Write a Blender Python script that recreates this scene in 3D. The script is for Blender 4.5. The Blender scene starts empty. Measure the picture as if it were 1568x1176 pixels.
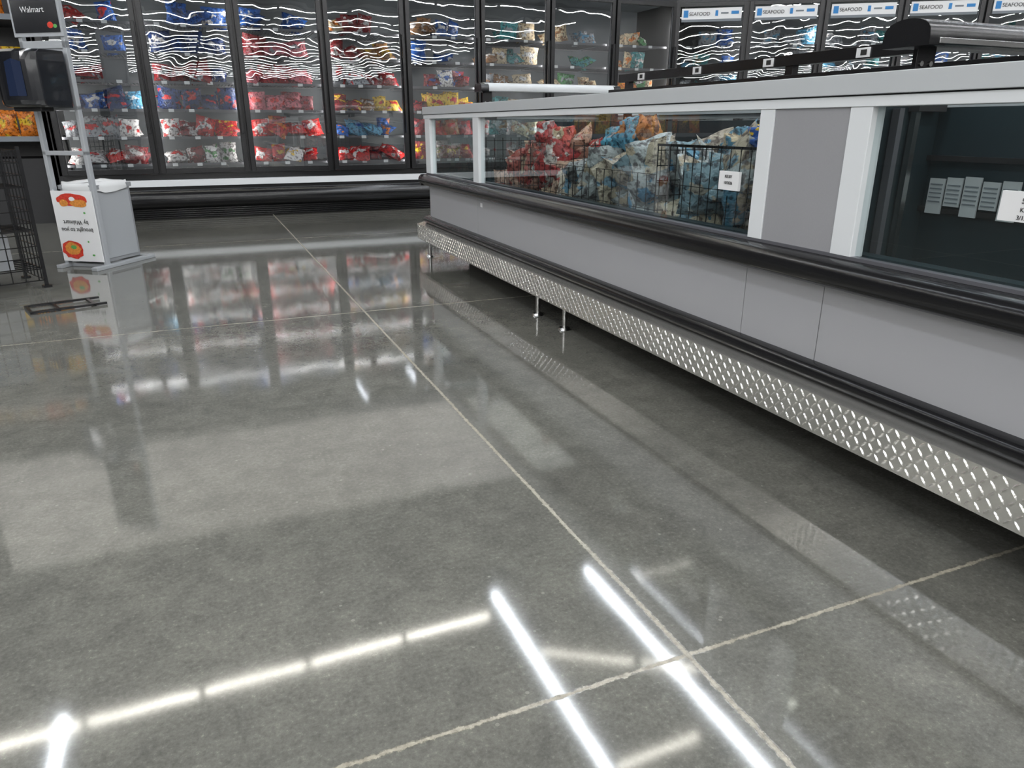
import bpy, bmesh, math, random
from mathutils import Matrix, Vector, noise as mnoise
random.seed(7)
sc = bpy.context.scene
try:
    sc.view_settings.view_transform = 'Standard'
except Exception:
    pass
R = math.radians

# ------------------------------------------------------------------ materials
def mat(name, col, rough=0.5, metal=0.0, spec=None, emit=None, estr=0, var=0.0, vscale=20, bump=0.0, coat=0.0):
    m = bpy.data.materials.new(name); m.use_nodes = True
    nt = m.node_tree; b = nt.nodes['Principled BSDF']
    b.inputs['Base Color'].default_value = (*col, 1)
    b.inputs['Roughness'].default_value = rough
    b.inputs['Metallic'].default_value = metal
    if coat: b.inputs['Coat Weight'].default_value = coat
    if emit:
        b.inputs['Emission Color'].default_value = (*emit, 1)
        b.inputs['Emission Strength'].default_value = estr
    if var > 0 or bump > 0:
        tc = nt.nodes.new('ShaderNodeTexCoord')
        n = nt.nodes.new('ShaderNodeTexNoise'); n.inputs['Scale'].default_value = vscale
        n.inputs['Detail'].default_value = 5
        nt.links.new(tc.outputs['Object'], n.inputs['Vector'])
        if var > 0:
            mx = nt.nodes.new('ShaderNodeMix'); mx.data_type = 'RGBA'
            mx.inputs['A'].default_value = (*[c*(1-var) for c in col], 1)
            mx.inputs['B'].default_value = (*[min(1, c*(1+var)) for c in col], 1)
            nt.links.new(n.outputs['Fac'], mx.inputs['Factor'])
            nt.links.new(mx.outputs['Result'], b.inputs['Base Color'])
        if bump > 0:
            bp = nt.nodes.new('ShaderNodeBump'); bp.inputs['Strength'].default_value = 1
            bp.inputs['Distance'].default_value = bump
            nt.links.new(n.outputs['Fac'], bp.inputs['Height'])
            nt.links.new(bp.outputs['Normal'], b.inputs['Normal'])
    return m

def glass_mat(name, tint, base_refl, wav, wscale, gcol=(1, 1, 1), rough=0.0):
    m = bpy.data.materials.new(name); m.use_nodes = True
    nt = m.node_tree; nt.nodes.clear(); N = nt.nodes.new; L = nt.links.new
    out = N('ShaderNodeOutputMaterial'); mix = N('ShaderNodeMixShader')
    tr = N('ShaderNodeBsdfTransparent'); tr.inputs['Color'].default_value = (*tint, 1)
    gl = N('ShaderNodeBsdfGlossy'); gl.inputs['Roughness'].default_value = rough
    gl.inputs['Color'].default_value = (*gcol, 1)
    lw = N('ShaderNodeLayerWeight'); lw.inputs['Blend'].default_value = .5
    pw = N('ShaderNodeMath'); pw.operation = 'POWER'; pw.inputs[1].default_value = 4.5
    L(lw.outputs['Facing'], pw.inputs[0])
    ad = N('ShaderNodeMath'); ad.operation = 'ADD'; ad.use_clamp = True; ad.inputs[1].default_value = base_refl
    L(pw.outputs[0], ad.inputs[0]); L(ad.outputs[0], mix.inputs[0])
    L(tr.outputs[0], mix.inputs[1]); L(gl.outputs[0], mix.inputs[2]); L(mix.outputs[0], out.inputs[0])
    if wav:
        tc = N('ShaderNodeTexCoord'); mp = N('ShaderNodeMapping')
        mp.inputs['Scale'].default_value = (1, 1, 0.9)
        n = N('ShaderNodeTexNoise'); n.inputs['Scale'].default_value = wscale; n.inputs['Detail'].default_value = 1.2
        n.inputs['Distortion'].default_value = .2
        bp = N('ShaderNodeBump'); bp.inputs['Distance'].default_value = wav; bp.inputs['Strength'].default_value = 1
        L(tc.outputs['Object'], mp.inputs[0]); L(mp.outputs[0], n.inputs['Vector']); L(n.outputs['Fac'], bp.inputs['Height'])
        L(bp.outputs[0], gl.inputs['Normal'])
    return m

M_black = mat('black_gloss', (0.010, 0.010, 0.011), 0.25)
M_blackm = mat('black_matte', (0.012, 0.012, 0.013), 0.55, var=.3)
M_bumper = mat('black_bumper_vinyl', (0.010, 0.010, 0.011), 0.20, bump=0.0003, vscale=60)
M_gray = mat('gray_painted_panel', (0.37, 0.37, 0.38), 0.40, var=.03, vscale=4)
M_rim = mat('light_gray_rim', (0.50, 0.52, 0.53), 0.33, var=.03, vscale=6)
M_white = mat('white_aluminium_trim', (0.72, 0.74, 0.75), 0.35)
M_panel2 = mat('joint_panel_gray', (0.31, 0.31, 0.32), 0.38, var=.05, vscale=300)
M_steel = mat('steel_leg', (0.55, 0.55, 0.54), 0.25, 1.0)
M_diamond = mat('diamond_plate', (0.82, 0.81, 0.77), 0.20, .85, var=.10, vscale=15, bump=.0006)
M_liner = mat('freezer_liner_teal', (0.018, 0.032, 0.038), 0.30, var=.3, vscale=3)
M_case = mat('case_interior', (0.07, 0.08, 0.09), 0.5, var=.2, vscale=3)
M_shelf = mat('wire_shelf', (0.10, 0.10, 0.11), 0.4)
M_paper = mat('paper', (0.78, 0.78, 0.78), 0.6)
M_ink = mat('ink', (0.02, 0.02, 0.02), 0.6)
M_inkgray = mat('ink_gray', (0.18, 0.20, 0.22), 0.6)
M_blue = mat('sticker_blue', (0.02, 0.20, 0.50), 0.5)
M_wall = mat('bulkhead_paint', (0.95, 0.90, 0.82), 0.6, var=.02, vscale=2)
M_walld = mat('dark_wall_paint', (0.16, 0.16, 0.16), 0.7, var=.1, vscale=1)
M_ceil = mat('ceiling_deck', (0.16, 0.16, 0.16), 0.8, var=.10, vscale=1)
M_light = mat('led_tube', (1, 1, 1), 0.5, emit=(1.0, 0.96, 0.86), estr=30)
M_lightc = mat('led_tube_cool', (1, 1, 1), 0.5, emit=(0.86, 0.92, 1.0), estr=48)
M_lightd = mat('led_tube_dim', (1, 1, 1), 0.5, emit=(1.0, 0.96, 0.85), estr=14)
M_lightr = mat('led_tube_store', (1, 1, 1), 0.5, emit=(0.98, 0.98, 0.98), estr=50)
M_house = mat('fixture_housing', (0.5, 0.5, 0.5), 0.5)
M_stand = mat('stand_gray_metal', (0.42, 0.44, 0.46), 0.35, 0.2)
M_bin = mat('bin_gray', (0.26, 0.27, 0.28), 0.45, var=.06, vscale=30)
M_liner2 = mat('bin_liner_bag', (0.70, 0.71, 0.71), 0.35)
M_red = mat('print_red', (0.60, 0.04, 0.02), 0.5, var=.6, vscale=70)
M_orange = mat('print_orange', (0.80, 0.25, 0.04), 0.5, var=.6, vscale=90)
M_disp = mat('dispenser_smoke_plastic', (0.012, 0.013, 0.016), 0.12, coat=.5)
M_dispb = mat('dispenser_blue_window', (0.015, 0.025, 0.06), 0.08, coat=.5)
M_green = mat('print_green', (0.10, 0.35, 0.08), 0.5)
M_glass = glass_mat('cooler_door_glass', (0.82, 0.85, 0.86), 0.22, 0.0012, 3.4)
M_glass2 = glass_mat('island_side_glass', (0.80, 0.87, 0.87), 0.09, 0.0002, 2.0)

# floor
def floor_mat():
    m = bpy.data.materials.new('polished_concrete'); m.use_nodes = True
    nt = m.node_tree; N = nt.nodes.new; L = nt.links.new
    b = nt.nodes['Principled BSDF']
    tc = N('ShaderNodeTexCoord'); O = tc.outputs['Object']
    def noise(s, d=6, dist=0, rough=.6):
        n = N('ShaderNodeTexNoise'); n.inputs['Scale'].default_value = s; n.inputs['Detail'].default_value = d
        n.inputs['Distortion'].default_value = dist; n.inputs['Roughness'].default_value = rough
        L(O, n.inputs['Vector']); return n.outputs['Fac']
    def math_(op, a, c=None, clamp=False):
        n = N('ShaderNodeMath'); n.operation = op; n.use_clamp = clamp
        for i, v in enumerate((a, c)):
            if v is None: continue
            if isinstance(v, (int, float)): n.inputs[i].default_value = v
            else: L(v, n.inputs[i])
        return n.outputs[0]
    def ramp(f, stops):
        r = N('ShaderNodeValToRGB'); L(f, r.inputs[0])
        e = r.color_ramp.elements
        e[0].position, e[0].color = stops[0][0], (*stops[0][1], 1)
        e[1].position, e[1].color = stops[-1][0], (*stops[-1][1], 1)
        for p, c in stops[1:-1]:
            x = e.new(p); x.color = (*c, 1)
        return r.outputs[0]
    def mix(f, a, c, bt='MIX'):
        n = N('ShaderNodeMix'); n.data_type = 'RGBA'; n.blend_type = bt
        if isinstance(f, (int, float)): n.inputs['Factor'].default_value = f
        else: L(f, n.inputs['Factor'])
        for k, v in (('A', a), ('B', c)):
            if isinstance(v, tuple): n.inputs[k].default_value = (*v, 1)
            else: L(v, n.inputs[k])
        return n.outputs['Result']
    big = ramp(noise(1.2, 9, .5, .66), [(.32, (.112, .111, .099)), (.47, (.136, .135, .120)), (.60, (.156, .154, .136)), (.76, (.205, .200, .175))])
    mid = ramp(noise(12, 9, .4, .75), [(.34, (.78, .78, .78)), (.66, (1.20, 1.20, 1.18))])
    fine = ramp(noise(110, 4, 0, .8), [(.35, (.76, .76, .76)), (.60, (1.1, 1.1, 1.1)), (.71, (1.8, 1.8, 1.72))])
    c = mix(.9, big, mid, 'MULTIPLY'); c = mix(.9, c, fine, 'MULTIPLY')
    vo = N('ShaderNodeTexVoronoi'); vo.inputs['Scale'].default_value = 22; L(O, vo.inputs['Vector'])
    pit = math_('MULTIPLY', math_('LESS_THAN', vo.outputs['Distance'], .075), math_('GREATER_THAN', noise(5, 2), .52))
    c = mix(math_('MULTIPLY', pit, .40), c, (.34, .33, .29))
    sp = N('ShaderNodeSeparateXYZ'); L(O, sp.inputs[0])
    rag = math_('MULTIPLY', math_('SUBTRACT', noise(55, 6, 0, .8), .5), .018)
    rag2 = math_('MULTIPLY', math_('SUBTRACT', noise(4, 3), .5), .006)
    def joint(axis, off, period, hw):
        v = math_('ADD', math_('SUBTRACT', sp.outputs[axis], off - period/2), rag2)
        v = math_('ABSOLUTE', math_('SUBTRACT', math_('FLOORED_MODULO', v, period), period/2))
        d = math_('SUBTRACT', math_('ADD', rag, hw), v)
        return math_('MULTIPLY', d, 350, True), v
    j1, v1 = joint(0, .64, 2.52, .0062)
    j2, v2 = joint(1, .775, 2.52, .0050)
    j = math_('MAXIMUM', j1, j2)
    jc = ramp(noise(70, 5, 0, .7), [(.3, (.16, .145, .11)), (.5, (.30, .275, .215)), (.7, (.44, .40, .32))])
    c = mix(j, c, jc)
    hl = math_('MULTIPLY', math_('SUBTRACT', .0016, math_('ABSOLUTE', math_('SUBTRACT', v1, .0042))), 900, True)
    c = mix(math_('MULTIPLY', hl, .35), c, (.07, .065, .05))
    L(c, b.inputs['Base Color'])
    rr = math_('ADD', math_('MULTIPLY', noise(3, 8, .4, .7), .06), .034)
    rr = math_('ADD', rr, math_('MULTIPLY', j, .3))
    L(rr, b.inputs['Roughness'])
    b.inputs['IOR'].default_value = 1.72
    bp = N('ShaderNodeBump'); bp.inputs['Distance'].default_value = .0003; bp.inputs['Strength'].default_value = .4
    L(noise(5, 2), bp.inputs['Height']); L(bp.outputs[0], b.inputs['Normal'])
    return m
M_floor = floor_mat()

def bag_mat():
    m = bpy.data.materials.new('bag_film'); m.use_nodes = True
    nt = m.node_tree; N = nt.nodes.new; L = nt.links.new; b = nt.nodes['Principled BSDF']
    a1 = N('ShaderNodeAttribute'); a1.attribute_name = 'base'
    a2 = N('ShaderNodeAttribute'); a2.attribute_name = 'label'
    tc = N('ShaderNodeTexCoord'); uv = N('ShaderNodeUVMap'); uv.uv_map = 'UVMap'
    sp = N('ShaderNodeSeparateXYZ'); L(uv.outputs[0], sp.inputs[0])
    n = N('ShaderNodeTexNoise'); n.inputs['Scale'].default_value = 16; n.inputs['Detail'].default_value = 3
    L(tc.outputs['Object'], n.inputs['Vector'])
    def mt(op, a, c, clamp=False):
        x = N('ShaderNodeMath'); x.operation = op; x.use_clamp = clamp
        for i, v in enumerate((a, c)):
            if isinstance(v, (int, float)): x.inputs[i].default_value = v
            else: L(v, x.inputs[i])
        return x.outputs[0]
    du = mt('ABSOLUTE', mt('SUBTRACT', sp.outputs[0], .5), 0)
    dv = mt('ABSOLUTE', mt('SUBTRACT', sp.outputs[1], .58), 0)
    band = mt('MULTIPLY', mt('SUBTRACT', mt('ADD', .10, mt('MULTIPLY', mt('SUBTRACT', n.outputs['Fac'], .5), .6)), mt('MAXIMUM', mt('MULTIPLY', du, .4), dv)), 60, True)
    patch = mt('MULTIPLY', mt('SUBTRACT', n.outputs['Fac'], .59), 30, True)
    f = mt('MAXIMUM', band, patch)
    mx = N('ShaderNodeMix'); mx.data_type = 'RGBA'; L(f, mx.inputs['Factor']); L(a1.outputs['Color'], mx.inputs['A']); L(a2.outputs['Color'], mx.inputs['B'])
    n2 = N('ShaderNodeTexNoise'); n2.inputs['Scale'].default_value = 45; L(tc.outputs['Object'], n2.inputs['Vector'])
    mx2 = N('ShaderNodeMix'); mx2.data_type = 'RGBA'; mx2.blend_type = 'MULTIPLY'
    L(mt('MULTIPLY', mt('SUBTRACT', n2.outputs['Fac'], .50), 8, True), mx2.inputs['Factor'])
    L(mx.outputs['Result'], mx2.inputs['A']); mx2.inputs['B'].default_value = (.28, .25, .26, 1)
    L(mx2.outputs['Result'], b.inputs['Base Color'])
    b.inputs['Roughness'].default_value = .25
    bp = N('ShaderNodeBump'); bp.inputs['Distance'].default_value = .010; bp.inputs['Strength'].default_value = .9
    n3 = N('ShaderNodeTexNoise'); n3.inputs['Scale'].default_value = 30; n3.inputs['Distortion'].default_value = 1.5
    L(tc.outputs['Object'], n3.inputs['Vector']); L(n3.outputs['Fac'], bp.inputs['Height']); L(bp.outputs[0], b.inputs['Normal'])
    return m
M_bag = bag_mat()

# ------------------------------------------------------------------ mesh builder
class MB:
    def __init__(s, M=None):
        s.v = []; s.f = []; s.mi = []; s.mats = []; s.M = M or Matrix.Identity(4); s.sm = []
    def m(s, mt):
        if mt not in s.mats: s.mats.append(mt)
        return s.mats.index(mt)
    def add(s, vs, fs, mt, smooth=False, M=None):
        T = s.M @ M if M else s.M
        o = len(s.v); s.v += [tuple(T @ Vector(p)) for p in vs]
        k = s.m(mt)
        for f in fs: s.f.append([i+o for i in f]); s.mi.append(k); s.sm.append(smooth)
    def box(s, x0, x1, y0, y1, z0, z1, mt, M=None):
        vs = [(x0,y0,z0),(x1,y0,z0),(x1,y1,z0),(x0,y1,z0),(x0,y0,z1),(x1,y0,z1),(x1,y1,z1),(x0,y1,z1)]
        s.add(vs, [(0,3,2,1),(4,5,6,7),(0,1,5,4),(1,2,6,5),(2,3,7,6),(3,0,4,7)], mt, False, M)
    def cyl(s, p0, p1, r, mt, n=10, r2=None):
        p0 = Vector(p0); p1 = Vector(p1); d = (p1-p0).normalized()
        a = d.orthogonal().normalized(); b = d.cross(a); r2 = r if r2 is None else r2
        vs = []; 
        for i in range(n):
            t = 2*math.pi*i/n; c = a*math.cos(t)+b*math.sin(t)
            vs.append(p0+c*r); vs.append(p1+c*r2)
        fs = [(2*i, 2*i+1, 2*((i+1) % n)+1, 2*((i+1) % n)) for i in range(n)]
        s.add(vs, fs, mt, True)
        s.add(vs, [tuple(2*i for i in range(n)), tuple(2*i+1 for i in reversed(range(n)))], mt)
    def prof(s, pts, a0, a1, mt, axis='y', smooth=False):
        n = len(pts)
        if axis == 'y': vs = [(p, a0, q) for p, q in pts]+[(p, a1, q) for p, q in pts]
        else: vs = [(a0, p, q) for p, q in pts]+[(a1, p, q) for p, q in pts]
        fs = [(i, (i+1) % n, (i+1) % n+n, i+n) for i in range(n)]
        s.add(vs, fs, mt, smooth)
        s.add(vs, [tuple(reversed(range(n))), tuple(range(n, 2*n))], mt)
    def obj(s, name, parent=None, bevel=0):
        me = bpy.data.meshes.new(name); me.from_pydata(s.v, [], s.f)
        for m_ in s.mats: me.materials.append(m_)
        me.polygons.foreach_set('material_index', s.mi); me.polygons.foreach_set('use_smooth', s.sm)
        bm = bmesh.new(); bm.from_mesh(me); bmesh.ops.recalc_face_normals(bm, faces=bm.faces); bm.to_mesh(me); bm.free()
        me.update()
        o = bpy.data.objects.new(name, me); sc.collection.objects.link(o)
        if bevel:
            b = o.modifiers.new('b', 'BEVEL'); b.width = bevel; b.segments = 2; b.limit_method = 'ANGLE'; b.angle_limit = R(50)
        if parent: o.parent = parent
        return o

def empty(name):
    e = bpy.data.objects.new(name, None); e.empty_display_size = .2; sc.collection.objects.link(e); return e

def text(s, M, size, mt, parent, name='lettering', align='LEFT'):
    c = bpy.data.curves.new(name, 'FONT'); c.body = s; c.size = size; c.align_x = align
    c.materials.append(mt); c.extrude = .0004
    o = bpy.data.objects.new(name, c); sc.collection.objects.link(o); o.parent = parent; o.matrix_world = M
    return o

class Bags:
    def __init__(s): s.v = []; s.f = []; s.uv = []; s.b = []; s.l = []
    def add(s, M, w, h, t, base, label, n=9, wr=.006):
        sx = random.random()*100
        for side in (-1, 1):
            o = len(s.v)
            for j in range(n):
                for i in range(n):
                    u = i/(n-1); v = j/(n-1)
                    e = max(0, (1-abs(2*u-1)**3)*(1-abs(2*v-1)**3))
                    y = side*t/2*e**.55
                    q = mnoise.noise(Vector((u*4+sx, v*4, side*3)))
                    y += side*q*wr*4*e
                    x = (u-.5)*w*(1-.08*math.sin(math.pi*v)) + mnoise.noise(Vector((v*3+sx, u, 5)))*wr
                    z = (v-.5)*h + mnoise.noise(Vector((u*3+sx, v, 9)))*wr*1.5
                    s.v.append(tuple(M @ Vector((x, y, z))))
            for j in range(n-1):
                for i in range(n-1):
                    a = o+j*n+i; q = [a, a+1, a+n+1, a+n]
                    uvs = [(i/(n-1), j/(n-1)), ((i+1)/(n-1), j/(n-1)), ((i+1)/(n-1), (j+1)/(n-1)), (i/(n-1), (j+1)/(n-1))]
                    if side > 0: q.reverse(); uvs.reverse()
                    s.f.append(q); s.uv += uvs; s.b += [base]*4; s.l += [label]*4
    def obj(s, name):
        me = bpy.data.meshes.new(name); me.from_pydata(s.v, [], s.f)
        uvl = me.uv_layers.new(name='UVMap'); uvl.data.foreach_set('uv', [c for p in s.uv for c in p])
        for nm, d in (('base', s.b), ('label', s.l)):
            a = me.attributes.new(nm, 'FLOAT_COLOR', 'CORNER')
            a.data.foreach_set('color', [c for p in d for c in (*p, 1)])
        me.polygons.foreach_set('use_smooth', [True]*len(me.polygons))
        me.materials.append(M_bag); me.update()
        o = bpy.data.objects.new(name, me); sc.collection.objects.link(o); return o

RED=(.55,.02,.02); DRED=(.24,.015,.02); PINK=(.55,.15,.18); ORG=(.70,.20,.02); YEL=(.75,.48,.03)
BLU=(.02,.10,.38); LBL=(.10,.32,.50); WHT=(.66,.64,.63); GRN=(.05,.22,.06); TEAL=(.05,.25,.26); BRN=(.28,.14,.06)
BEI=(.58,.46,.30); NAVY=(.01,.03,.12); BLK=(.02,.02,.03); GRY=(.30,.31,.33)

# ------------------------------------------------------------------ room shell
XL = -32
b = MB(); b.box(XL, 16, -58, 12, -.1, 0, M_floor); b.obj('floor')
b = MB(); b.box(XL, 16, -58, 12, 5.5, 5.6, M_ceil)
for k in range(34):
    y = 11-2*k
    b.box(XL, 16, y, y+.08, 5.3, 5.5, M_ceil)
b.obj('ceiling')
b = MB(); b.box(XL, 16, 12, 12.1, 0, 5.6, M_walld); b.obj('wall_back')
b = MB(); b.box(XL-.1, XL, -58, 12, 0, 5.6, M_walld); b.obj('wall_left')
b = MB(); b.box(16, 16.1, -58, 12, 0, 5.6, M_walld); b.obj('wall_right')
b = MB(); b.box(XL, 16, -58.1, -58, 0, 5.6, M_walld); b.obj('wall_rear')

WY = 7.54
CX = 5.16
ang = R(-35)
M1 = Matrix.Translation((-1.08, WY, 0))
M2 = Matrix.Translation((CX, WY, 0)) @ Matrix.Rotation(ang, 4, 'Z')
b = MB()
b.box(-2.2, CX+.03, WY+.02, WY+.14, 2.205, 3.37, M_wall)
b.box(0, 5.6, .02, .14, 2.205, 3.37, M_wall, M=M2)
b.obj('wall_bulkhead')

# ------------------------------------------------------------------ reach-in freezers
DW = .78
def freezer(M, nd, signs=False):
    root = empty('reach_in_freezer')
    W = nd*DW
    c = MB(M)
    c.box(0, W, .80, .84, .0, 2.16, M_case)
    c.box(0, W, .06, .84, 2.10, 2.2, M_case)
    c.box(0, W, .06, .84, .34, .40, M_case)
    c.box(-.03, 0, .0, .84, 0, 2.16, M_blackm); c.box(W, W+.03, .0, .84, 0, 2.16, M_blackm)
    c.box(0, W, .0, .06, .352, .40, M_black)
    c.box(0, W, -.035, .06, .292, .350, M_white)
    c.box(0, W, .0, .06, .0, .292, M_blackm)
    pts = [(.0, .10)]
    for i in range(13):
        t = -math.pi/2+math.pi*i/12
        pts.append((-.06-.07*math.cos(t), .185+.082*math.sin(t)))
    pts.append((.0, .267))
    c.prof(pts, 0, W, M_bumper, 'x', True)
    for i in range(5):
        c.box(0, W, -.035, 0, .012+.018*i, .020+.018*i, M_black)
    c.box(0, W, -.02, .06, 2.095, 2.2, M_black)
    c.obj('cabinet', root)
    f = MB(M); g = MB(M); s = MB(M)
    for k in range(nd):
        x0 = k*DW; x1 = x0+DW
        f.box(x0-.022, x0+.022, .0, .05, .40, 2.10, M_black)
        e = .010; fw = .042
        f.box(x0+e, x0+e+fw, -.045, 0, .405, 2.09, M_black)
        f.box(x1-e-fw, x1-e, -.045, 0, .405, 2.09, M_black)
        f.box(x0+e+fw, x1-e-fw, -.045, 0, .405, .45, M_black)
        f.box(x0+e+fw, x1-e-fw, -.045, 0, 2.05, 2.09, M_black)
        f.box(x0+e+fw, x0+e+fw+.004, -.030, -.012, .45, 2.05, M_shelf)
        f.box(x1-e-fw-.004, x1-e-fw, -.030, -.012, .45, 2.05, M_shelf)
        hx = x1-e-fw*.5
        f.box(hx-.012, hx+.012, -.085, -.065, .75, 1.65, M_black)
        f.box(hx-.010, hx+.010, -.066, -.044, .76, .80, M_black); f.box(hx-.010, hx+.010, -.066, -.044, 1.60, 1.64, M_black)
        g.add([(x0+e+fw, -.022, .45), (x1-e-fw, -.022, .45), (x1-e-fw, -.022, 2.05), (x0+e+fw, -.022, 2.05)], [(0, 1, 2, 3)], M_glass)
        for z in SH:
            s.box(x0+.03, x1-.03, .09, .105, z-.022, z-.002, M_shelf)
            s.box(x0+.03, x1-.03, .77, .785, z-.016, z-.002, M_shelf)
            for q in range(24):
                xx = x0+.04+q*(DW-.08)/23
                s.box(xx-.0025, xx+.0025, .10, .78, z-.008, z-.002, M_shelf)
            for q in range(3):
                if random.random() < .8:
                    xx = x0+.1+q*.2+random.random()*.05
                    s.box(xx, xx+.045, .084, .089, z-.026, z+.000, M_paper)
    f.box(W-.022, W+.022, .0, .05, .40, 2.10, M_black)
    f.obj('door_frames', root, .003); g.obj('door_glass', root); s.obj('wire_shelves', root)
    for k in range(nd+1):
        L = bpy.data.lights.new('case_led', 'AREA'); L.shape = 'RECTANGLE'; L.size = .05; L.size_y = 1.55
        L.energy = 9.0; L.color = (1, .97, .93)
        o = bpy.data.objects.new('case_led', L); sc.collection.objects.link(o)
        x = min(max(k*DW, .02), W-.02)
        o.matrix_world = M @ Matrix.Translation((x, .065, 1.15)) @ Matrix.Rotation(R(90), 4, 'X')
        o.parent = root
    if signs:
        g = MB(M)
        for k in range(nd):
            x0 = k*DW+.07
            g.box(x0, x0+.64, -.030, -.026, 1.90, 2.035, M_paper)
            g.box(x0+.0, x0+.64, -.0325, -.0301, 1.90, 1.925, M_inkgray)
            g.box(x0+.02, x0+.07, -.0325, -.0301, 1.945, 2.015, M_blue)
            g.box(x0+.36, x0+.39, -.0325, -.0301, 1.955, 2.01, M_blue)
            g.box(x0+.42, x0+.50, -.0325, -.0301, 1.975, 1.99, M_inkgray)
            g.box(x0+.53, x0+.61, -.0325, -.0301, 1.970, 2.00, M_blue)
        g.obj('door_signs', root)
        for k in range(nd):
            text('SEAFOOD', M @ Matrix.Translation((k*DW+.15, -.0335, 1.962)) @ Matrix.Rotation(R(90), 4, 'X'), .05, M_ink, root)
    return root
SH = [.49, .725, .96, 1.195, 1.43, 1.665]
freezer(M1, 8)
freezer(M2, 7, True)
b = MB(); b.box(CX+.035, CX+.10, WY-.03, WY+.30, 0, 2.2, M_black); b.obj('trim_1')

def fill(bags, M, k, rows):
    for si, pal in rows.items():
        z = SH[si]; x = k*DW+.06
        while x < (k+1)*DW-.16:
            w = random.uniform(.13, .23); h = random.uniform(.13, .20)
            base, lab = random.choice(pal)
            if si >= 3 and random.random() < .25:
                x += w; continue
            for d in range(2):
                rx = random.uniform(-.35, .35)
                if random.random() < .55:
                    P = Matrix.Translation((x+w/2, .17+.18*d+random.uniform(-.03, .03), z+h*.33)) @ Matrix.Rotation(random.uniform(-.45, .45), 4, 'Y') @ Matrix.Rotation(R(-55)+rx*.7, 4, 'X') @ Matrix.Rotation(random.uniform(-.5, .5), 4, 'Y')
                else:
                    P = Matrix.Translation((x+w/2, .18+.16*d+random.uniform(-.03, .03), z+h*.47)) @ Matrix.Rotation(random.uniform(-.22, .22), 4, 'Y') @ Matrix.Rotation(rx, 4, 'X') @ Matrix.Rotation(random.uniform(-.5, .5), 4, 'Z')
                f = random.uniform(.6, 1.1)
                bags.add(M @ P, w, h, random.uniform(.05, .08), tuple(c*f for c in base), tuple(c*f for c in lab), 8)
            x += w*random.uniform(.8, 1.0)
bg = Bags()
redp = [(RED, WHT), (DRED, WHT), (RED, YEL), (WHT, RED), (RED, WHT), (DRED, BLK)]
P0 = {0: [(RED, WHT), (DRED, WHT), (WHT, RED)], 1: [(WHT, RED), (RED, BLU), (GRY, RED)], 2: [(BLU, WHT), (LBL, WHT), (NAVY, RED)], 3: [(NAVY, GRY), (DRED, GRY)], 4: [(NAVY, RED), (BLU, WHT)], 5: [(BLU, RED), (RED, WHT), (NAVY, WHT)]}
P1 = {0: [(WHT, GRN), (WHT, RED), (DRED, WHT)], 1: redp, 2: [(DRED, BLU), (NAVY, RED)], 3: [(NAVY, WHT), (DRED, GRY)], 4: [(NAVY, BLU), (NAVY, WHT)], 5: [(BLU, NAVY), (BLU, WHT)]}
P2 = {0: [(RED, YEL), (DRED, WHT), (WHT, YEL), (RED, WHT)], 1: [(RED, ORG), (DRED, WHT), (RED, WHT)], 2: [(PINK, WHT), (RED, WHT), (PINK, RED)], 3: [(PINK, RED), (DRED, WHT)], 4: [(DRED, PINK), (PINK, GRY)], 5: [(BLU, WHT), (DRED, PINK)]}
P3 = {0: [(RED, WHT), (DRED, BLK)], 1: [(BLU, ORG), (BLU, WHT), (LBL, BLU)], 2: [(YEL, RED), (DRED, YEL), (BRN, WHT)], 3: [(GRY, RED), (DRED, WHT)], 4: [(BRN, YEL), (DRED, WHT)], 5: [(BEI, ORG), (DRED, WHT)]}
P4 = {0: [(BRN, RED), (DRED, YEL)], 1: [(BRN, RED), (DRED, BLK)], 2: [(YEL, RED), (DRED, BLK)], 3: [(WHT, BLU), (DRED, BLU)], 4: [(BLU, WHT), (WHT, LBL)], 5: [(BLU, WHT), (BRN, WHT)]}
P5 = {i: [(BEI, WHT), (BRN, WHT), (TEAL, GRY), (GRY, BRN)] for i in range(1, 6)}
P6 = {i: [(GRN, GRY), (BEI, BRN), (GRY, LBL), (TEAL, GRN)] for i in range(1, 6)}
P7 = {i: [(ORG, YEL), (BEI, ORG), (GRY, GRN), (GRN, WHT), (TEAL, WHT)] for i in range(1, 6)}
for k, p in enumerate([P0, P1, P2, P3, P4, P5, P6, P7]): fill(bg, M1, k, p)
bg.obj('frozen_food_bags')
bg = Bags()
for k in range(7):
    fill(bg, M2, k, {i: [(LBL, WHT), (BLU, GRY), (GRY, LBL), (TEAL, BEI), (GRY, WHT)] for i in range(2, 6)})
bg.obj('frozen_food_bags')

# left open shelf with yellow / orange packages
root = empty('open_display_shelf')
b = MB()
b.box(-3.2, -1.15, 8.2, 8.25, 0, 2.2, M_walld)
b.box(-3.2, -3.16, 7.55, 8.2, 0, 2.2, M_blackm); b.box(-1.19, -1.15, 7.55, 8.2, 0, 2.2, M_blackm)
b.box(-3.2, -1.15, 7.55, 8.2, 2.16, 2.2, M_blackm); b.box(-3.2, -1.15, 7.6, 8.2, 0, .55, M_blackm)
OS = [.72, 1.22, 1.66]
for z in OS:
    b.box(-3.16, -1.19, 7.6, 8.2, z-.03, z, M_shelf); b.box(-3.16, -1.19, 7.585, 7.6, z-.03, z+.012, M_inkgray)
b.obj('shelving', root)
bg = Bags()
for z in OS:
    x = -3.05
    while x < -1.3:
        w = random.uniform(.15, .22); bs, lb = random.choice([(YEL, ORG), (ORG, YEL), (BRN, YEL), (ORG, RED)])
        bg.add(Matrix.Translation((x+w/2, 7.78, z+.115)) @ Matrix.Rotation(random.uniform(-.2, .2), 4, 'X'), w, .22, .07, bs, lb, 8); x += w
bg.obj('snack_bags')

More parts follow.
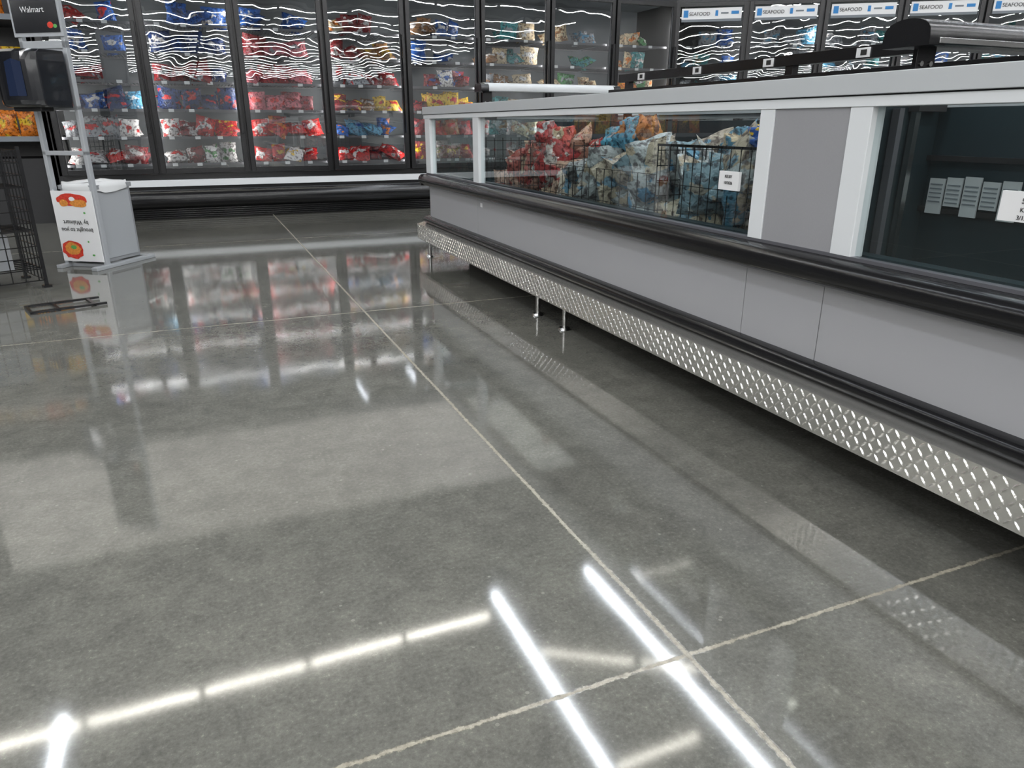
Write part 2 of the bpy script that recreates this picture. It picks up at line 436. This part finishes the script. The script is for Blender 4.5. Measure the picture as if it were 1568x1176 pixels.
# ------------------------------------------------------------------ island freezer
root = empty('island_freezer')
X0 = 1.36; XE = 2.96; Y0 = -1.2; Y1 = 4.62
b = MB()
b.box(X0+.22, XE-.22, Y0+.2, Y1-.15, 0, .2, M_blackm)
b.obj('base', root)
b = MB()
def seg_panels(y0, y1):
    b.box(X0, X0+.05, y0, y1, .255, .50, M_gray)
seams = [Y1-.06, 3.70, 1.562, 1.285, Y0+.02]
for a, c_ in zip(seams[1:], seams[:-1]): seg_panels(a+.0012, c_-.0012)
b.box(X0+.003, X0+.05, Y0, Y1-.06, .26, .495, M_blackm)
b.box(X0+.01, XE, Y1-.06, Y1-.01, .255, .50, M_gray)
b.box(XE-.05, XE, Y0, Y1-.06, .255, .50, M_gray)
b.box(X0+.01, XE, Y0-.05, Y0, .255, .50, M_gray)
b.box(X0-.0, XE, Y0, Y1-.02, .20, .255, M_blackm)
b.obj('body_panels', root, .001)
b = MB()
b.box(X0+.05, XE-.05, Y0+.03, Y1-.07, .34, .38, M_liner)
b.box(X0+.05, X0+.09, Y0, Y1-.06, .38, .535, M_liner); b.box(XE-.09, XE-.05, Y0, Y1-.06, .38, .535, M_liner)
b.box(X0+.05, XE-.05, Y1-.11, Y1-.07, .38, .535, M_liner); b.box(X0+.05, XE-.05, Y0, Y0+.04, .38, .535, M_liner)
b.box(2.14, 2.18, Y0+.04, Y1-.11, .38, .84, M_liner)
b.box(X0+.09, 2.14, 1.30, 1.50, .38, .86, M_liner)
b.box(1.66, 1.69, Y0+.04, 1.30, .38, .86, M_liner)
for z in (.62, .74):
    b.box(1.645, 1.66, Y0+.04, 1.30, z, z+.012, M_blackm)
b.box(1.50, 1.515, 1.275, 1.295, .40, .857, M_shelf); b.box(1.56, 1.575, 1.28, 1.295, .40, .857, M_steel)  # two thin strips modelled in place of the post's reflection streaks in the glass
b.obj('liner', root)
b = MB()
def dprof(xin, xout, z0, z1, n=12):
    zc = (z0+z1)/2; hz = (z1-z0)/2; p = [(xin, z0)]
    for i in range(n+1):
        t = -math.pi/2+math.pi*i/n
        p.append((xin-.006-(xin-xout-.006)*abs(math.cos(t))**.6, zc+hz*math.sin(t)))
    p.append((xin, z1)); return p
b.prof(dprof(X0+.01, X0-.052, .458, .528), Y0, Y1+.03, M_bumper, 'y', True)
b.prof(dprof(X0+.01, X0-.034, .222, .268), Y0, Y1+.01, M_bumper, 'y', True)
b.box(X0-.004, X0+.02, Y0, Y1, .528, .536, M_shelf)
b.prof([(Y1-.01, .458), (Y1+.03, .47), (Y1+.03, .515), (Y1-.01, .528)], X0-.045, XE+.03, M_bumper, 'x', True)
b.obj('bumpers', root)
b = MB()
def ring(z0, z1, o, w, mt):
    b.box(X0-o, X0-o+w, Y0, Y1+.02, z0, z1, mt); b.box(XE+o-w, XE+o, Y0, Y1+.02, z0, z1, mt)
    b.box(X0-o+w, XE+o-w, Y1+.02-w, Y1+.02, z0, z1, mt); b.box(X0-o+w, XE+o-w, Y0, Y0+w, z0, z1, mt)
ring(.858, .880, .006, .05, M_white)
ring(.883, .926, .012, .10, M_rim)
ring(.880, .883, .004, .06, M_blackm)
for (a, c_) in ((Y1-.10, Y1+.0), (3.665, 3.745), (1.520, 1.572), (1.222, 1.282)):
    b.box(X0-.004, X0+.035, a, c_, .534, .858, M_white)
b.box(X0-.001, X0+.03, 1.2822, 1.5198, .534, .858, M_panel2)
b.box(XE-.03, XE, Y1-.10, Y1, .534, .858, M_white)
b.obj('rim_and_posts', root, .003)
g = MB()
for a, c_ in ((3.745, Y1-.10), (1.572, 3.665), (Y0, 1.222)):
    g.add([(X0+.012, a, .53), (X0+.012, c_, .53), (X0+.012, c_, .86), (X0+.012, a, .86)], [(0, 1, 2, 3)], M_glass2)
g.add([(X0+.04, Y1-.03, .53), (XE-.03, Y1-.03, .53), (XE-.03, Y1-.03, .86), (X0+.04, Y1-.03, .86)], [(0, 1, 2, 3)], M_glass2)
g.obj('side_glass', root)
b = MB()
def wgrid_y(y, x0, x1, z0, z1, st=.035, r=.0015):
    x = x0
    while x <= x1: b.box(x-r, x+r, y-r, y+r, z0, z1, M_black); x += st
    z = z0
    while z <= z1: b.box(x0, x1, y-r, y+r, z-r, z+r, M_black); z += st
def wgrid_x(x, y0, y1, z0, z1, st=.035, r=.0015, sz=None):
    y = y0
    while y <= y1: b.box(x-r, x+r, y-r, y+r, z0, z1, M_black); y += st
    z = z1; sz = sz or st
    while z >= z0: b.box(x-r, x+r, y0, y1, z-r, z+r, M_black); z -= sz
for y in (1.62, 2.18, 2.80, 3.35, 3.95): wgrid_y(y, X0+.10, 2.13, .39, .755, .05)
wgrid_x(X0+.10, 1.62, 2.18, .39, .755, .045, .0010, .12)
wgrid_x(X0+.10, 2.18, 3.95, .39, .66, .06, .0010, .12)
b.box(X0+.096, X0+.104, 1.62, 2.18, .755, .762, M_black)
b.obj('basket_dividers', root)
b = MB()
KX = 1.30; KZ0 = .118; KZ1 = .212
b.box(KX, KX+.003, Y0, Y1+.07, KZ0, KZ1, M_diamond)
b.add([(KX, Y0, KZ1), (KX, Y1+.07, KZ1), (X0+.0, Y1+.07, KZ1+.012), (X0+.0, Y0, KZ1+.012)], [(0, 1, 2, 3)], M_diamond)
b.box(KX, KX+.02, Y0, Y1+.07, KZ0-.003, KZ0, M_diamond)
b.box(KX, XE-.1, Y1+.067, Y1+.07, KZ0, KZ1, M_diamond)
p = .0195
ny = int((Y1+.07-Y0)/p)
for i in range(ny):
    for j in range(5):
        cy = Y0+(i+.5)*p; cz = KZ0+.010+j*.0185
        a = R(48) if (i+j) % 2 else R(-48)
        L_ = .0108; W_ = .0029; hgt = .0022
        ca, sa = math.cos(a), math.sin(a)
        def P(u, w, d): return (KX-d, cy+u*ca-w*sa, cz+u*sa+w*ca)
        vs = [P(-L_, 0, 0), P(-L_*.4, -W_, 0), P(L_*.4, -W_, 0), P(L_, 0, 0), P(L_*.4, W_, 0), P(-L_*.4, W_, 0), P(-L_*.5, 0, hgt), P(L_*.5, 0, hgt)]
        b.add(vs, [(0, 1, 6), (1, 2, 7, 6), (2, 3, 7), (3, 4, 7), (4, 5, 6, 7), (5, 0, 6)], M_diamond, False)
b.obj('diamond_kick_plate', root)
b = MB()
for y in (4.62, 2.92, 2.65, .2, -.9):
    b.cyl((1.36, y, .006), (1.36, y, .21), .011, M_steel, 12); b.cyl((1.36, y, .0), (1.36, y, .010), .027, M_steel, 16, .022)
    b.cyl((XE-.1, y, .0), (XE-.1, y, .21), .013, M_steel, 12)
b.obj('legs', root)
b = MB()
def hood(y0, y1, x0, x1, z0, z1, mt, cap):
    p = []
    n = 12
    for i in range(n+1):
        t = math.pi*i/n
        p.append(((y0+y1)/2-math.cos(t)*(y1-y0)/2, z0+.018+(z1-z0-.018)*math.sin(t)**.7))
    p.append((y1, z0)); p.append((y0, z0))
    b.prof(p, x0, x1, mt, 'x', True)
    q = [((y0+y1)/2+(a-(y0+y1)/2)*1.04, z0-.003+(c_-z0)*1.05) for a, c_ in p]
    b.prof(q, x0-.03, x0+.02, cap, 'x', True); b.prof(q, x1-.02, x1+.03, cap, 'x', True)
hood(1.25, 1.37, 1.55, 2.80, .990, 1.046, M_black, M_black)
b.box(1.55, 2.80, 1.245, 1.255, .991, 1.003, M_steel)
hood(4.44, 4.56, 1.70, 2.62, 1.018, 1.068, M_rim, M_black)
for (x, y) in ((1.60, 1.32), (2.70, 1.32), (1.73, 4.50), (2.60, 4.50)):
    b.box(x-.03, x+.03, y-.006, y+.006, .926, 1.02, M_black); b.box(x-.045, x+.045, y-.05, y+.05, .85, .932, M_blackm)
    for dx in (-.015, .015): b.cyl((x+dx, y-.010, .955), (x+dx, y-.004, .955), .006, M_steel, 8)
b.box(2.18, 2.22, Y0+.2, 3.68, 1.038, 1.078, M_black)
b.box(2.12, 2.16, Y0+.2, 3.68, .985, 1.000, M_black)
for y in (3.6, 2.4, .8, -.4):
    b.box(2.185, 2.215, y-.02, y+.02, .84, 1.04, M_black)
for i in range(10):
    y = 3.45-.47*i
    b.box(2.174, 2.180, y-.028, y+.028, 1.041, 1.072, M_paper); b.box(2.1725, 2.174, y-.018, y+.008, 1.048, 1.066, M_ink)
b.obj('top_hood_rack', root, .002)
b = MB()
b.box(X0-.001, X0+.008, 1.634, 1.717, .650, .700, M_paper)
b.box(X0-.001, X0+.008, .80, .905, .655, .708, M_paper)
for i, (a, c_) in enumerate(((1.235, 1.275), (1.19, 1.23), (1.145, 1.185), (1.10, 1.14), (1.055, 1.095))):
    z1 = .70+.004*(i % 3); b.box(1.640, 1.644, a, c_, .618+.02*(i % 2), z1, M_rim)
    for q in range(5): b.box(1.6385, 1.640, a+.004, c_-.004, .645+q*.010, .648+q*.010, M_inkgray)
b.box(X0-.002, X0-.0005, 3.62, 3.65, .415, .435, M_paper)
b.obj('price_labels', root)
def ytext(s, y, z, x, size): 
    Mx = Matrix(((0, 0, -1, x), (-1, 0, 0, y), (0, 1, 0, z), (0, 0, 0, 1)))
    text(s, Mx, size, M_ink, root, 'label_print', 'CENTER')
ytext('KELBY', 1.676, .683, X0-.002, .011); ytext('10/2026', 1.676, .666, X0-.002, .011)
ytext('5622', .853, .688, X0-.002, .013); ytext('KAIN', .853, .673, X0-.002, .011); ytext('3/12/26', .853, .659, X0-.002, .011)

bg = Bags()
def pile(y0, y1, x0, x1, zb, ztop, n, pal, size=(.14, .20)):
    for i in range(n):
        y = random.uniform(y0, y1); x = random.uniform(x0, x1)
        z = zb+(ztop((y-y0)/(y1-y0))-zb)*(i/n)**.7
        w = random.uniform(*size); bs, lb = random.choice(pal)
        P = Matrix.Translation((x, y, z)) @ Matrix.Rotation(random.uniform(0, 6.28), 4, 'Z') @ Matrix.Rotation(random.uniform(-1.0, 1.0), 4, 'X') @ Matrix.Rotation(random.uniform(-.7, .7), 4, 'Y')
        bg.add(P, w, w*random.uniform(1.0, 1.25), .07, bs, lb, 9, .008)
FB = [((.09, .22, .31), (.42, .35, .27)), ((.40, .34, .27), (.12, .24, .33)), ((.38, .41, .41), (.38, .31, .22)), ((.32, .34, .34), (.07, .20, .32)), ((.44, .38, .29), (.18, .30, .38)), ((.22, .32, .37), (.42, .38, .32))]
RB = [((.36, .09, .07), (.55, .40, .28)), ((.28, .13, .09), (.40, .05, .04)), ((.38, .04, .04), (.60, .55, .5)), ((.42, .26, .19), (.32, .05, .04)), ((.45, .30, .22), (.40, .06, .05))]
pile(3.0, 3.80, 1.56, 1.95, .46, lambda t: .725-.14*abs(t-.45)*2, 90, RB, (.13, .18))
pile(1.66, 3.00, 1.54, 1.95, .45, lambda t: .745-.11*t, 180, FB)
def up(x, y, z, w, h, bs, lb, rz=90, rx=0):
    bg.add(Matrix.Translation((x, y, z)) @ Matrix.Rotation(R(rz), 4, 'Z') @ Matrix.Rotation(R(rx), 4, 'X'), w, h, .07, bs, lb, 10, .012)
up(1.64, 3.46, .785, .22, .12, (.5, .05, .05), WHT, 80, 15); up(1.64, 3.30, .755, .2, .13, (.5, .08, .06), BEI, 100, 20)
up(1.66, 2.70, .785, .17, .14, (.12, .34, .48), (.5, .25, .12), 80, 10); up(1.68, 2.58, .78, .11, .16, (.52, .22, .09), (.3, .18, .12), 100, -10); up(1.66, 2.80, .755, .16, .13, (.10, .36, .5), GRY, 90, 20)
up(1.62, 1.82, .785, .22, .08, BLU, YEL, 90, 30); up(1.66, 2.0, .77, .2, .10, FB[0][0], BEI, 80, 35)
bg.obj('frozen_fish_bags')

# ------------------------------------------------------------------ ceiling lights
root = empty('linear_ceiling_lights')
b = MB(); h = MB()
ZL = 4.8; hw = .036
def lx(x0, x1, y, mt=M_light, w=None):
    w = w or hw
    b.add([(x0, y-w, ZL), (x0, y+w, ZL), (x1, y+w, ZL), (x1, y-w, ZL)], [(0, 1, 2, 3)], mt)
    h.box(x0-.01, x1+.01, y-w-.01, y+w+.01, ZL+.003, ZL+.07, M_house)
def ly(y0, y1, x, mt=M_lightc):
    b.add([(x-hw, y0, ZL), (x-hw, y1, ZL), (x+hw, y1, ZL), (x+hw, y0, ZL)], [(0, 1, 2, 3)], mt)
    h.box(x-hw-.01, x+hw+.01, y0-.01, y1+.01, ZL+.003, ZL+.07, M_house)
x = 2.58
while x > -9:
    lx(x-1.03, x, 6.83); x -= 1.09
def yline(x, ytop, yend):
    y = ytop
    while y > yend: ly(y-1.2, y, x); y -= 1.22
yline(2.79, 7.22, -.4); yline(4.13, 7.24, -.4); yline(-1.95, 7.0, -.4); yline(8.2, 7.0, -.4); yline(-5.5, 7.0, -.4)  # outermost line on each side is unseen, added to brighten the floor
b.M = Matrix.Translation((2.89, 6.0, 0)) @ Matrix.Rotation(R(-32), 4, 'Z'); h.M = b.M
lx(0, 1.03, 0, M_lightd); lx(1.12, 2.05, 0, M_lightd)
b.M = Matrix.Identity(4); h.M = b.M
lx(2.9, 3.8, 4.32, M_lightd); lx(4.9, 6.1, 4.28, M_lightd); lx(6.2, 7.4, 4.28, M_lightd)
y = .7
while y > -57:
    x = -30
    while x < 15:
        lx(x, x+2.25, y, M_lightr, .06); x += 2.4
    y -= 3.1 if y > -12 else 2.6
b.obj('led_tubes', root); h.obj('fixture_housings', root)

# ------------------------------------------------------------------ towel & sanitizer kiosk
root = empty('hand_wipe_station')
K = Matrix.Translation((-.57, 4.97, 0)) @ Matrix.Rotation(R(-35), 4, 'Z')
b = MB(K)
b.box(-.025, .0, .0, .03, .02, 1.84, M_stand); b.box(-.30, -.275, .0, .03, .02, 1.84, M_stand)
b.box(-.30, .0, .0, .03, .655, .68, M_stand); b.box(-.30, 0, .0, .03, .90, .925, M_stand); b.box(-.30, 0, 0, .03, 1.22, 1.26, M_stand)
b.box(-.275, -.025, .008, .02, .93, 1.24, M_stand)
b.box(-.03, .012, -.10, .42, 0, .022, M_stand); b.box(-.31, -.27, -.06, .42, 0, .022, M_stand)
b.box(-.31, .01, .02, .05, .0, .02, M_stand); b.box(-.31, .01, .38, .41, .0, .02, M_stand)
b.obj('frame', root, .003)
b = MB(K)
b.box(-.265, -.035, .04, .34, .03, .47, M_bin)
b.box(-.275, -.025, .035, .35, .46, .485, M_bin)
b.box(-.034, -.030, .06, .32, .05, .44, M_stand)
n = 28
vs = []; cx, cy = -.15, .19
for k, (s, z) in enumerate(((.80, .44), (.92, .497), (1.04, .50), (1.08, .47), (1.07, .445))):
    for i in range(n):
        t = 2*math.pi*i/n
        ex = abs(math.cos(t))**.5*math.copysign(1, math.cos(t)); ey = abs(math.sin(t))**.5*math.copysign(1, math.sin(t))
        vs.append((cx+.125*s*ex+random.uniform(-.003, .003), cy+.155*s*ey+random.uniform(-.003, .003), z+random.uniform(-.008, .008)*(k > 1)))
b.add(vs, [(k*n+i, k*n+(i+1) % n, (k+1)*n+(i+1) % n, (k+1)*n+i) for k in range(4) for i in range(n)], M_liner2, True)
b.obj('waste_bin', root)
b = MB(K)
b.box(-.29, -.012, -.012, -.004, .04, .455, M_paper)
def blob(cx, cz, rx, rz, mt, y=-.0135, n=20, jit=.1):
    vs = [(cx+rx*(1+random.uniform(-jit, jit))*math.cos(2*math.pi*i/n), y, cz+rz*(1+random.uniform(-jit, jit))*math.sin(2*math.pi*i/n)) for i in range(n)]
    b.add(vs, [tuple(range(n))], mt)
blob(-.15, .405, .11, .036, M_red); blob(-.11, .385, .06, .022, M_orange, -.0137); blob(-.21, .385, .03, .02, M_orange, -.0138); blob(-.15, .41, .02, .012, M_paper, -.0139)
blob(-.21, .11, .075, .055, M_red); blob(-.21, .115, .055, .038, M_orange, -.0137); blob(-.20, .125, .02, .012, M_green, -.0139)
blob(-.08, .33, .008, .006, M_green); blob(-.07, .08, .010, .006, M_green); blob(-.09, .16, .006, .006, M_green)
b.box(-.31, .01, -.01, .0, 1.28, 1.82, M_stand); b.box(-.295, -.005, -.014, -.010, 1.30, 1.80, M_disp)
blob(-.06, 1.335, .02, .016, M_red, -.015); blob(-.03, 1.33, .012, .010, M_green, -.0152)
b.obj('signs', root)
def ktext(s, x, z, size, mt, flip=False, y=-.0155):
    Mx = K @ Matrix.Translation((x, y, z)) @ Matrix.Rotation(R(90), 4, 'X')
    if flip: Mx = Mx @ Matrix.Rotation(math.pi, 4, 'Z')
    text(s, Mx, size, mt, root, 'sign_print', 'CENTER')
ktext('brought to you', -.15, .240, .036, M_ink, True); ktext('by Walmart', -.15, .285, .036, M_ink, True)
ktext('Walmart', -.16, 1.40, .042, M_paper); ktext('Minimally processed with', -.15, 1.52, .019, M_paper); ktext('rigorously checked', -.15, 1.49, .019, M_paper)
D = K @ Matrix.Translation((-.165, -.11, -.012)) @ Matrix.Rotation(R(-6), 4, 'Z')
b = MB(D)
nx = 14; prof = []
for i in range(nx+1):
    t = i/nx; xx = -.155+.31*t
    prof.append((xx, -.075-.055*(1-abs(2*t-1)**2.6)))
lv = [(.925, .86), (.935, .97), (.96, 1.0), (1.16, 1.0), (1.20, .97), (1.215, .86)]
vs = []
for z, s_ in lv:
    for (px_, py_) in prof: vs.append((px_*(.9+.1*s_), .10+(py_-.10)*s_, z))
    vs.append((.155*(.9+.1*s_), .10, z)); vs.append((-.155*(.9+.1*s_), .10, z))
m_ = nx+3
fs = [(k*m_+i, k*m_+(i+1) % m_, (k+1)*m_+(i+1) % m_, (k+1)*m_+i) for k in range(len(lv)-1) for i in range(m_)]
b.add(vs, fs, M_disp, False)
b.add(vs, [tuple(range(m_)), tuple(reversed(range((len(lv)-1)*m_, len(lv)*m_)))], M_disp)
b.add([(-.02, -.1322, .98), (.04, -.1315, .98), (.09, -.120, .98), (.09, -.120, 1.15), (.04, -.1315, 1.165), (-.01, -.1322, 1.15)], [(0, 1, 4, 5), (1, 2, 3, 4)], M_dispb)
b.box(-.10, .10, -.06, .02, .905, .93, M_blackm)
b.obj('towel_dispenser', root, .004)

# ------------------------------------------------------------------ wire rack on the left
root = empty('wire_display_rack')
Wm = Matrix.Translation((-.82, 4.50, 0)) @ Matrix.Rotation(R(25), 4, 'Z')
b = MB(Wm)
def grid(ax, fixed, a0, a1, z0, z1, st, r=.0025):
    a = a0
    while a <= a1+1e-6:
        (b.box(a-r, a+r, fixed-r, fixed+r, z0, z1, M_black) if ax == 'x' else b.box(fixed-r, fixed+r, a-r, a+r, z0, z1, M_black)); a += st
    z = z0
    while z <= z1+1e-6:
        (b.box(a0, a1, fixed-r, fixed+r, z-r, z+r, M_black) if ax == 'x' else b.box(fixed-r, fixed+r, a0, a1, z-r, z+r, M_black)); z += st
grid('x', 0, -.45, 0, .04, .70, .06); grid('y', 0, 0, .36, .04, .70, .06)
for z in (.10, .30, .52):
    for q in range(7): b.box(-.45, 0, q*.06-.002, q*.06+.002, z-.003, z+.003, M_black)
for x, y in ((0, 0), (-.45, 0), (0, .36), (-.45, .36)):
    b.box(x-.008, x+.008, y-.008, y+.008, .0, .72, M_black); b.box(x-.02, x+.02, y-.02, y+.02, 0, .012, M_black)
b.box(-.45, -.12, .04, .32, .105, .28, M_bin); b.box(-.45, -.14, .04, .32, .305, .50, M_inkgray)
b.obj('wire_frame', root)
b = MB(Matrix.Translation((-.66, 3.95, 0)) @ Matrix.Rotation(R(18), 4, 'Z'))
b.box(-.16, .16, -.085, -.072, .004, .014, M_black); b.box(-.16, .16, .072, .085, .004, .014, M_black)
b.box(-.16, -.147, -.085, .085, .0, .012, M_black); b.box(.10, .113, -.085, .085, .0, .012, M_black); b.box(-.05, -.037, -.085, .085, .0, .012, M_black)
b.obj('metal_floor_bracket')

# ------------------------------------------------------------------ world + camera
w = bpy.data.worlds.new('world'); sc.world = w; w.use_nodes = True
w.node_tree.nodes['Background'].inputs[0].default_value = (.6, .62, .65, 1)
w.node_tree.nodes['Background'].inputs[1].default_value = .05
cam = bpy.data.cameras.new('camera'); cam.sensor_width = 36; cam.lens = 25.3; cam.clip_start = .02; cam.clip_end = 200
co = bpy.data.objects.new('camera', cam); sc.collection.objects.link(co)
co.location = (0, 0, .82); co.rotation_euler = (R(90-19.77), 0, R(-22.87))
sc.camera = co
